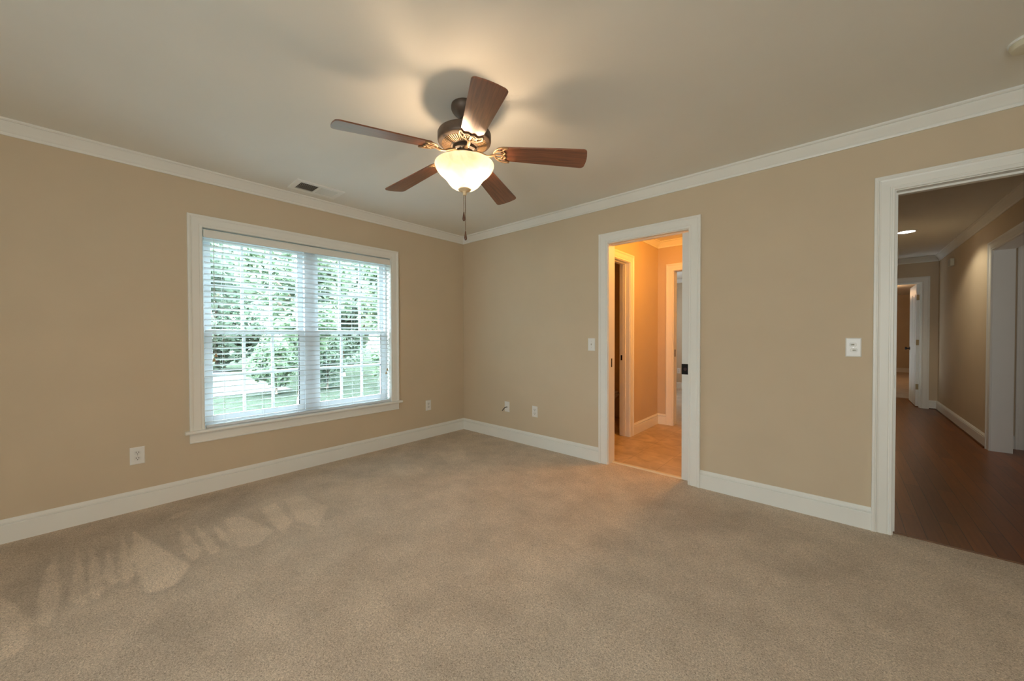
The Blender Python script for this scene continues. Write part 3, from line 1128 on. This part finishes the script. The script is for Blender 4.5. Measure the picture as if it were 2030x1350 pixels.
for k in range(5):
    ol = blade_outline()
    bm = new()
    lay = bm.verts.layers.float_vector.new('grain')
    rings = []
    for h, inset in ((-.0005, .0012), (.0008, 0), (.0048, 0), (.006, .0012)):
        ring = []
        for r, w in ol:
            rc, wc = r + (-inset if r > .4 else inset), w - math.copysign(inset, w) if abs(w) > inset else w
            v = bm.verts.new(bpt(k, rc, wc, h))
            v[lay] = (r + k*1.7, w + k*.31, 0)
            ring.append(v)
        rings.append(ring)
    n_ = len(ol)
    for a, b in zip(rings, rings[1:]):
        for i in range(n_):
            bm.faces.new((a[i], a[(i+1) % n_], b[(i+1) % n_], b[i]))
    bm.faces.new(rings[0][::-1])
    bm.faces.new(rings[-1])
    blade = obj('blade', bm, BLADE, fan)
    # scalloped bracket under the root of the blade
    bm = new()
    hh = -.0042
    up = (bpt(k, .2, 0, 1) - bpt(k, .2, 0, 0))
    def path(pl, rad, flat=.75, kk=5):
        tube(bm, [bpt(k, r, w, hh) for r, w, _ in catmull([(r, w, 0) for r, w in pl], kk)], rad, 8, flat, up)
    path([(.238, .056), (.214, .0575), (.192, .050), (.174, .034), (.163, .014), (.161, 0), (.163, -.014), (.174, -.034), (.192, -.050), (.214, -.0575), (.238, -.056)], .0058)
    path([(.238, .056), (.229, .049), (.217, .041), (.213, .032), (.219, .023), (.224, .016), (.219, .008), (.211, 0), (.219, -.008), (.224, -.016), (.219, -.023), (.213, -.032), (.217, -.041), (.229, -.049), (.238, -.056)], .0052, .8, 4)
    path([(.162, 0), (.185, 0), (.212, 0)], .0060)
    path([(.176, .035), (.192, .030), (.214, .032)], .0040)
    path([(.176, -.035), (.192, -.030), (.214, -.032)], .0040)
    path([(.164, .012), (.180, .022), (.196, .024), (.208, .012), (.212, .002)], .0034)
    path([(.164, -.012), (.180, -.022), (.196, -.024), (.208, -.012), (.212, -.002)], .0034)
    a = PH0 + k*math.radians(72)
    e = Vector((math.cos(a), math.sin(a), 0))
    c0 = Vector((FX, FY, 0))
    arm = [c0+e*.046+Vector((0, 0, 2.186)), c0+e*.066+Vector((0, 0, 2.184)), c0+e*.090+Vector((0, 0, 2.176)), c0+e*.115+Vector((0, 0, 2.164)), c0+e*.140+Vector((0, 0, 2.161)), bpt(k, .166, 0, hh)]
    ca_ = catmull(arm, 5)
    tube(bm, ca_, [(.010 if i < 6 else .0078 if i < 20 else .0095) for i in range(len(ca_))], 10, .7)
    obj('blade_bracket', bm, BRONZE2, blade, smooth=True, auto=60, label='scalloped bronze bracket')

for off, z1, z0 in ((Vector((0, 0, 0)), 1.952, 1.862), (Vector((.006, .006, 0)), 1.952, 1.758)):
    bm = new()
    x, y = FX+off.x-.004, FY+off.y-.003
    tube(bm, [(x, y, z1), (x, y, z0)], .0013, 6)
    zz = z1
    while zz > z0:
        lathe(bm, [(0, .0024), (.0019, .0010), (.0019, -.0010), (0, -.0024)], 6, (x, y, zz))
        zz -= .0062
    ch = obj('pull_chain', bm, CHAIN, fan)
    bm = new()
    lathe(bm, [(0, 0), (.0022, 0), (.0032, -.004), (.0042, -.012), (.0066, -.026), (.0080, -.036), (.0078, -.042), (.0060, -.047), (.003, -.0495), (0, -.050)], 20, (x, y, z0+.001))
    obj('pendant', bm, PENDANT, ch, smooth=True, label='dark teardrop wooden pendant')

# ------------------------------------------------------------------ ceiling register
vent = thing('air_vent', (.275, -1.867, H), 'white rectangular air vent in the ceiling above the window', 'air vent')
bm = new()
VX0, VX1 = .196, .355
VY = ((-2.016, -1.874), (-1.860, -1.719))
fx0, fx1, fy0, fy1 = .158, .393, -2.054, -1.681
zt, zb_ = H, H-.009
for lo, hi in (((fx0, fy0), (VX0, fy1)), ((VX1, fy0), (fx1, fy1)), ((VX0, fy0), (VX1, VY[0][0])), ((VX0, VY[0][1]), (VX1, VY[1][0])), ((VX0, VY[1][1]), (VX1, fy1))):
    box(bm, (lo[0], lo[1], zb_), (hi[0], hi[1], zt))
obj('frame', bm, TRIM, vent)
for (a, b), ang in zip(VY, (1, -1)):
    bm = new()
    n_ = 13
    for i in range(n_):
        y = a + (b-a)*(i+.5)/n_
        dy = .0042*ang
        prism(bm, [[(x, y-dy, H-.0085), (x, y-dy+.0012, H-.0085), (x, y+dy+.0012, H-.0008), (x, y+dy, H-.0008)] for x in (VX0, VX1)])
    obj('louvres', bm, TRIM, vent)
    bm = new()
    box(bm, (VX0, a, H-.0006), (VX1, b, H-.0001))
    obj('duct_opening', bm, DARKM, vent, label='dark opening behind the louvres')

# ------------------------------------------------------------------ smoke detector
sd = thing('smoke_detector', (4.205, -.505, H), 'round white smoke detector at the ceiling above the hall doorway', 'smoke detector')
bm = new()
lathe(bm, [(0, 0), (.066, 0), (.067, -.006), (.065, -.010), (0, -.010)], 40, (4.205, -.505, H))
obj('base', bm, PLATE, sd, smooth=True, auto=35)
bm = new()
lathe(bm, [(0, -.010), (.061, -.010), (.062, -.020), (.056, -.032), (.046, -.037), (.018, -.037), (.016, -.034), (0, -.034)], 40, (4.205, -.505, H))
obj('cover', bm, IVORY, sd, smooth=True, auto=35)

# ------------------------------------------------------------------ wall plates


def plate_thing(name, P, u, z, label, cat, group=None, w=.074, h=.118):
    root = thing(name, P(u, z - h/2, 0), label, cat, group)
    bm = new()
    rings = []
    for t, ins in ((0, 0), (.002, 0), (.0048, .003), (.0055, .006)):
        rings.append([P(u+sx*(w/2-ins), z+sz*(h/2-ins), t) for sx, sz in ((-1, -1), (1, -1), (1, 1), (-1, 1))])
    prism(bm, rings)
    obj('plate', bm, PLATE, root)
    return root


def disc(bm, P, u, z, t0, t1, rx, rz, n=20, clip=None):
    ra, rb = [], []
    for i in range(n):
        x, y = rx*math.cos(2*PI*i/n), rz*math.sin(2*PI*i/n)
        if clip:
            y = max(-clip, min(clip, y))
        ra.append(P(u+x, z+y, t0))
        rb.append(P(u+x*.95, z+y*.95, t1))
    prism(bm, [ra, rb])


def pbox(bm, P, u0, u1, z0, z1, t0, t1):
    a, b = P(u0, z0, t0), P(u1, z1, t1)
    box(bm, (min(a.x, b.x), min(a.y, b.y), min(a.z, b.z)), (max(a.x, b.x), max(a.y, b.y), max(a.z, b.z)))


def outlet(P, u, z, label, group=None):
    r = plate_thing('wall_outlet', P, u, z, label, 'wall outlet', group)
    for s in (-1, 1):
        bm = new()
        zc = z + s*.0195
        disc(bm, P, u, zc, .0055, .0072, .0172, .0172, 24, .0140)
        rc = obj('receptacle', bm, PLATE2, r)
        bm = new()
        pbox(bm, P, u-.0078, u-.0052, zc-.001, zc+.0095, .0070, .0078)
        pbox(bm, P, u+.0052, u+.0078, zc-.001, zc+.0080, .0070, .0078)
        disc(bm, P, u, zc-.0075, .0070, .0078, .0028, .0028, 10)
        obj('slots', bm, SLOT, rc, label='dark plug slots')
    bm = new()
    disc(bm, P, u, z, .0055, .0066, .0028, .0028, 12)
    obj('screw', bm, SCREW, r)
    return r


outlet(PL, -2.947, .373, 'white duplex outlet on the window wall, left of the window')
outlet(PL, -.546, .377, 'white duplex outlet on the window wall near the corner')
outlet(PR, 1.155, .373, 'white outlet low on the right wall, nearer to the lit bathroom doorway')

cp = plate_thing('cable_plate', PR, .751, .376, 'white cable plate with a short black cable poking out', 'cable plate')
bm = new()
disc(bm, PR, .758, .373, .0055, .011, .0055, .0055, 12)
obj('jack', bm, SCREW, cp)
bm = new()
tube(bm, catmull([PR(.758, .373, .008), PR(.754, .374, .022), PR(.735, .360, .034), PR(.708, .330, .036)], 5), .0042, 8)
obj('black_cable', bm, RUBBER, cp, smooth=True, label='short black cable')

sw = plate_thing('light_switch', PR, 1.838, 1.104, 'white toggle light switch beside the bathroom doorway', 'light switch')
bm = new()
pbox(bm, PR, 1.838-.0055, 1.838+.0055, 1.104-.0125, 1.104+.0125, .0055, .0062)
obj('toggle_slot', bm, PLATE2, sw)
bm = new()
prism(bm, [[PR(1.838+sx*.004, 1.104+zz, .006) for sx, zz in ((-1, -.006), (1, -.006), (1, .006), (-1, .006))],
           [PR(1.838+sx*.0032, 1.112+zz, .019) for sx, zz in ((-1, -.003), (1, -.003), (1, .003), (-1, .003))]])
obj('toggle', bm, PLATE2, sw)
for s in (-1, 1):
    bm = new()
    disc(bm, PR, 1.838, 1.104+s*.030, .0055, .0066, .0026, .0026, 10)
    obj('screw', bm, SCREW, sw)

fc = plate_thing('stacked_switch', PR, 3.668, 1.112, 'white wall plate with two stacked rocker switches beside the hall doorway', 'light switch')
for s in (-1, 1):
    bm = new()
    disc(bm, PR, 3.668+.002*s*-1, 1.112+s*.0175, .0055, .0075, .0172, .0172, 24, .0125)
    rc = obj('switch_body', bm, PLATE2, fc)
    bm = new()
    uu = 3.668 - .004*s
    prism(bm, [[PR(uu+x, 1.112+s*.0175+y, .007) for x, y in ((-.009, -.0045), (.009, -.0045), (.009, .0045), (-.009, .0045))],
               [PR(uu-s*.005+x, 1.112+s*.0175+y, .0145) for x, y in ((-.003, -.0038), (.003, -.0038), (.003, .0038), (-.003, .0038))]])
    obj('toggle', bm, GREY, rc)
bm = new()
disc(bm, PR, 3.668, 1.112, .0055, .0066, .0026, .0026, 10)
obj('screw', bm, SCREW, fc)

# ------------------------------------------------------------------ hall things
can = thing('recessed_light', (4.19, 3.40, H), 'round recessed downlight glowing in the hall ceiling', 'recessed light')
bm = new()
lathe(bm, [(.078, H), (.094, H), (.095, H-.004), (.078, H-.007), (.074, H-.003), (.074, H)], 40, (4.19, 3.40, 0))
obj('trim_ring', bm, TRIM, can, smooth=True, auto=35)
bm = new()
lathe(bm, [(0, H-.0045), (.076, H-.0045), (.076, H-.001), (0, H-.001)], 40, (4.19, 3.40, 0))
obj('lens', bm, CANLENS, can, label='lit white lens')
light('hall_downlight', 'SPOT', (4.19, 3.40, H-.02), 24, (1.0, .90, .68), rot=(0, 0, 0), radius=.05, spot=math.radians(138), blend=.35)

pc = thing('attic_pull_cord', (4.213, 4.511, H), 'thin pull cord with a white end hanging from the hall ceiling', 'pull cord')
bm = new()
tube(bm, catmull([(4.213, 4.511, H), (4.214, 4.513, 2.36), (4.217, 4.516, 2.29), (4.214, 4.512, 2.23), (4.207, 4.506, 2.205)], 6), .0025, 6)
obj('cord', bm, CORD, pc, smooth=True)
bm = new()
lathe(bm, [(0, .014), (.005, .012), (.007, 0), (.006, -.014), (0, -.018)], 12, (4.206, 4.505, 2.195))
obj('knob', bm, PLATE, pc, smooth=True)

db = thing('door_chime', (4.76, 4.75, 2.135), 'small pale box high on the hall wall past the downlight', 'door chime')
bm = new()
box(bm, (4.722, 4.675, 2.135), (4.76, 4.825, 2.235), .006)
obj('cover', bm, IVORY, db)
bm = new()
for k in range(5):
    box(bm, (4.7205, 4.70, 2.152+k*.015), (4.7225, 4.80, 2.157+k*.015))
obj('grille', bm, GREY, db)

# outlet in the room behind the bathroom
outlet(PBF, .905, .395, 'white outlet on the far wall seen past the pocket door edge')

# ------------------------------------------------------------------ toilet in the dark side room
tl = thing('toilet', (1.0, 1.5, 0), 'white toilet in the dark room left of the bathroom hall', 'toilet')


def oval(cx, cy, a, b, z, n=28, front=1.0):
    return [(cx + a*math.cos(2*PI*i/n)*(front if math.cos(2*PI*i/n) > 0 else 1), cy + b*math.sin(2*PI*i/n), z) for i in range(n)]


bm = new()
prism(bm, [oval(1.02, 1.5, .20, .115, 0), oval(1.02, 1.5, .19, .105, .05), oval(1.03, 1.5, .17, .095, .15), oval(1.07, 1.5, .20, .14, .26), oval(1.10, 1.5, .25, .175, .34), oval(1.115, 1.5, .27, .188, .385), oval(1.115, 1.5, .262, .18, .392)])
obj('bowl', bm, PORC, tl, smooth=True, auto=60)
bm = new()
prism(bm, [oval(1.12, 1.5, .27, .185, .394), oval(1.12, 1.5, .278, .192, .40), oval(1.12, 1.5, .278, .192, .408), oval(1.12, 1.5, .27, .186, .413)])
obj('seat', bm, PORC, tl, smooth=True, auto=50)
bm = new()
prism(bm, [oval(1.115, 1.5, .266, .184, .415), oval(1.115, 1.5, .272, .188, .420), oval(1.115, 1.5, .270, .187, .430), oval(1.115, 1.5, .25, .17, .435)])
obj('lid', bm, PORC, tl, smooth=True, auto=50)
bm = new()
box(bm, (.66, 1.29, .39), (.85, 1.71, .73), .02)
obj('tank', bm, PORC, tl)
bm = new()
box(bm, (.65, 1.28, .731), (.862, 1.72, .765), .008)
obj('tank_lid', bm, PORC, tl)
bm = new()
box(bm, (.70, 1.42, .25), (.92, 1.58, .392), .02)
obj('tank_support', bm, PORC, tl)

# ------------------------------------------------------------------ garden outside the window
slab('floor_6', (-45, -40, -.75), (-.4, 40, -.65), mat('lawn_ground', (.0098, .0128, .0090), .95, spec=0.0, noise=.35, nscale=5, bump=.3))
slab('floor_7', (-24, -2.6, -.65), (-10.5, 1.4, -.63), mat('pale_concrete_drive', (.027, .0262, .0258), .9, spec=0.0, noise=.06, nscale=4))
LEAF_A = leaf_material('bright_leaves', (.060, .096, .055), (.10, .14, .088))
LEAF_B = leaf_material('deep_leaves', (.048, .074, .050), (.08, .108, .078))
BARK = mat('tree_bark', (.12, .09, .065), .9, noise=.3, nscale=30, bump=.5)


def tree(name, x, y, h, r, zc, nleaf, m, label, seed):
    rnd = random.Random(seed)
    z0 = -.65
    root = thing(name, (x, y, z0), label, 'tree' if h > 3 else 'shrub', 'garden trees outside the window' if h > 3 else 'garden shrubs outside the window')
    bm = new()
    tube(bm, [(x, y, z0), (x+.05, y, z0+h*.3), (x-.03, y+.04, z0+h*.6), (x, y, z0+h*.85)], [.06*h/3, .05*h/3, .035*h/3, .012*h/3], 8)
    for k in range(6):
        a = rnd.uniform(0, 2*PI)
        zb = z0 + h*rnd.uniform(.3, .65)
        tube(bm, [(x, y, zb), (x+r*.4*math.cos(a), y+r*.4*math.sin(a), zb+h*.1), (x+r*.7*math.cos(a), y+r*.7*math.sin(a), zb+h*.14)], [.02*h/3, .014*h/3, .006*h/3], 6)
    obj('trunk', bm, BARK, root)
    bm = new()
    cl = []
    for k in range(26):
        while True:
            p = Vector((rnd.uniform(-1, 1), rnd.uniform(-1, 1), rnd.uniform(-1, 1)))
            if p.length < 1:
                break
        cl.append((Vector((x+p.x*r*.75, y+p.y*r*.75, z0+h*zc+p.z*h*(1-zc)*.85)), r*rnd.uniform(.28, .45)))
    for i in range(nleaf):
        c, rr = rnd.choice(cl)
        d_ = Vector((rnd.gauss(0, 1), rnd.gauss(0, 1), rnd.gauss(0, .8))).normalized()*rr*rnd.uniform(.5, 1)**.5
        p = c + d_
        if p.z < z0+.02:
            continue
        s = rnd.uniform(.07, .14)*(1.5 if h > 7.1 else 1.0 if h > 3 else .75)
        a1 = Vector((rnd.gauss(0, 1), rnd.gauss(0, 1), rnd.gauss(0, .6))).normalized()
        a2 = a1.cross(Vector((rnd.gauss(0, 1), rnd.gauss(0, 1), rnd.gauss(0, 1)))).normalized()
        v = [bm.verts.new(q) for q in (p-a1*s, p+a2*s*.5+a1*s*.1, p+a1*s, p-a2*s*.5+a1*s*.1)]
        bm.faces.new(v)
    obj('foliage', bm, m, root)


tree('garden_tree', -7.4, .6, 5.6, 1.45, .60, 6000, LEAF_A, 'leafy green tree outside the window', 1)
tree('garden_tree', -8.2, 4.3, 5.6, 1.6, .58, 6000, LEAF_A, 'leafy green tree outside the window', 2)
tree('garden_tree', -12.4, 9.8, 6.6, 2.1, .56, 5000, LEAF_B, 'leafy green tree outside the window', 3)
tree('garden_tree', -13.2, 4.3, 7.2, 2.3, .56, 8000, LEAF_B, 'leafy green tree outside the window', 4)
tree('garden_tree', -13.8, -1.4, 7.4, 2.4, .60, 8000, LEAF_B, 'leafy green tree outside the window', 5)
tree('garden_shrub', -5.9, 2.6, 2.0, .75, .5, 2600, LEAF_A, 'low green shrub outside the window', 6)
tree('garden_shrub', -9.9, 2.3, 2.4, .65, .5, 2400, LEAF_B, 'low green shrub outside the window', 7)
tree('garden_shrub', -8.6, 7.4, 2.6, .9, .5, 2400, LEAF_B, 'low green shrub outside the window', 8)
tree('garden_shrub', -9.8, .7, 2.1, .70, .5, 2600, LEAF_A, 'low green shrub outside the window', 9)
tree('garden_tree', -20.5, -4.6, 7.5, 2.8, .46, 8000, LEAF_B, 'leafy green tree outside the window', 10)
tree('garden_tree', -21.0, 1.2, 7.8, 2.6, .46, 8000, LEAF_B, 'leafy green tree outside the window', 11)
tree('garden_tree', -20.5, 6.9, 7.6, 2.6, .46, 8000, LEAF_B, 'leafy green tree outside the window', 12)
tree('garden_tree', -20.0, 13.0, 7.6, 2.8, .46, 8000, LEAF_B, 'leafy green tree outside the window', 13)
